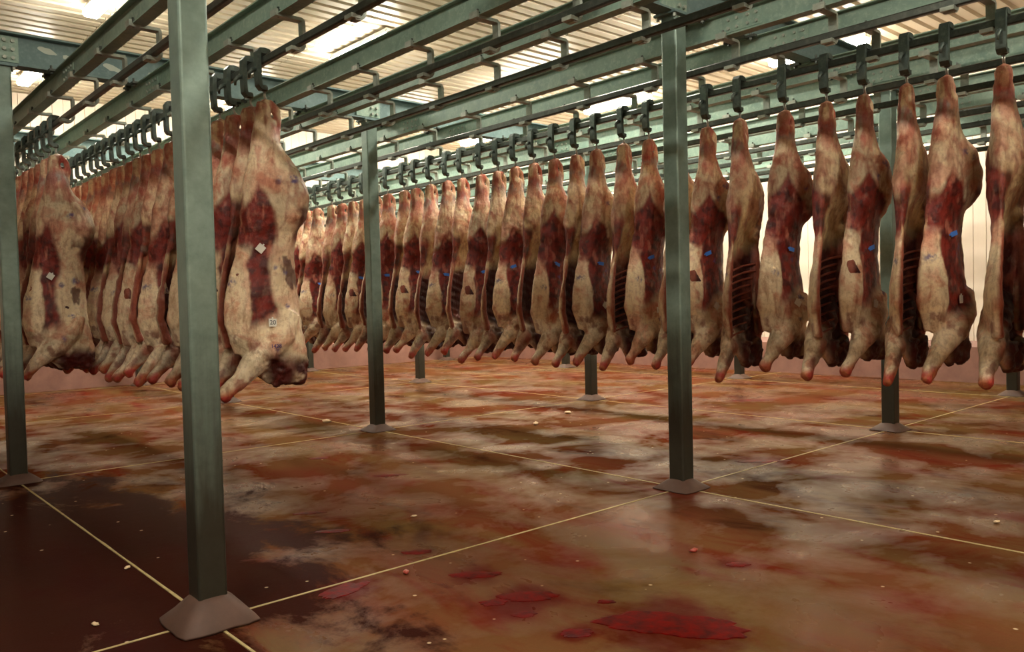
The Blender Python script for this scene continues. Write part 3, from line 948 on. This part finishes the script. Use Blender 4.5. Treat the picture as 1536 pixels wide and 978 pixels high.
PUD = [
    (1.41, -.45, .16, .055, -.75, 1, 'blood puddle alone above the middle cluster in the foreground'),
    (1.39, -.93, .17, .07, -.7, 2, 'largest puddle of the middle foreground cluster of blood'),
    (1.19, -.86, .08, .045, -.6, 3, 'left puddle of the middle foreground cluster of blood'),
    (1.20, -1.10, .065, .04, -.6, 4, 'small puddle at the bottom of the middle foreground cluster'),
    (1.22, -1.45, .085, .05, -.6, 5, 'round blood puddle left of the widest pool at the bottom edge'),
    (1.62, -1.72, .34, .15, -1.0, 6, 'widest dark red blood pool at the bottom edge of the picture'),
    (.71, -.12, .17, .075, .2, 7, 'clotted blood smear on the joint line near the nearest post'),
    (1.42, .16, .10, .045, -.6, 8, 'small bright blood splash above the joint line'),
    (1.28, 1.0, .13, .04, -.6, 9, 'thin blood streak in the mid floor right of the nearest post'),
    (1.40, 1.59, .12, .04, -.6, 10, 'blood streak further back right of the nearest post'),
    (2.6, 2.3, .15, .04, -.6, 11, 'narrow blood streak left of the centre floor'),
    (2.55, 3.6, .10, .06, -.6, 12, 'dull blood streak below the beef left of the centre floor'),
    (5.41, .12, .24, .06, -.75, 13, 'blood streak on the joint line right of the centre-right post'),
    (9.4, 2.72, .34, .12, -.75, 14, 'blood streak on the far floor near the right wall'),
    (2.62, -1.43, .07, .04, -.7, 15, 'tiny blood spot in the right foreground'),
    (1.62, -1.28, .05, .03, -.7, 16, 'tiny blood spot between the foreground puddles'),
]
for q in PUD: puddle(*q)
def scrap(x, y, s, seed, mat, label, name='fat_scrap', cat='scrap'):
    m = MB(); pts = []
    n1, n2 = 6, 10
    v = []
    for a in range(n1 + 1):
        th = math.pi * a / n1
        for b in range(n2):
            ph = 2 * math.pi * b / n2
            d = Vector((math.sin(th) * math.cos(ph), math.sin(th) * math.sin(ph), math.cos(th)))
            r = s * (1 + .5 * noise.noise(d * 1.7 + Vector((seed * 7, 0, 0))))
            v.append((d.x * r * 1.5, d.y * r * .8, d.z * r * .5 + s * .4))
    f = [(a * n2 + b, a * n2 + (b + 1) % n2, (a + 1) * n2 + (b + 1) % n2, (a + 1) * n2 + b) for a in range(n1) for b in range(n2)]
    m.add(v, f, True)
    o = link(name, m.mesh(name, mat), None, (x, y, .002), seed)
    tag(o, label, cat, 'scraps on the floor')
SCR = [(1.13, -.13, .022, M_bits, 'meat_scrap', 'red meat scrap on the floor right of the joint smear'),
       (3.9, 5.9, .05, M_fat, 'fat_scrap', 'white fat scrap under the beef beyond the nearest bunch'),
       (2.65, -1.1, .022, M_bits, 'meat_scrap', 'dark red meat scrap at centre of the right foreground'),
       (-.05, 1.2, .018, M_fat, 'fat_scrap', 'pale fat scrap on the dark wet floor left of the nearest post'),
       (-.45, .35, .016, M_fat, 'fat_scrap', 'pale fat scrap near the left joint line'),
       (4.6, -2.2, .02, M_fat, 'fat_scrap', 'pale fat scrap on the floor at far right'),
       (5.6, 3.5, .045, M_fat, 'fat_scrap', 'pale fat scrap left of the centre-right post'),
       (6.6, 3.9, .04, M_fat, 'fat_scrap', 'pale fat scrap on the far wet floor'),
       (1.9, .9, .016, M_fat, 'fat_scrap', 'tiny pale fat scrap by the long joint line')]
for i, (x, y, s, mt, nm, lab) in enumerate(SCR): scrap(x, y, s, i + 1, mt, lab, nm)
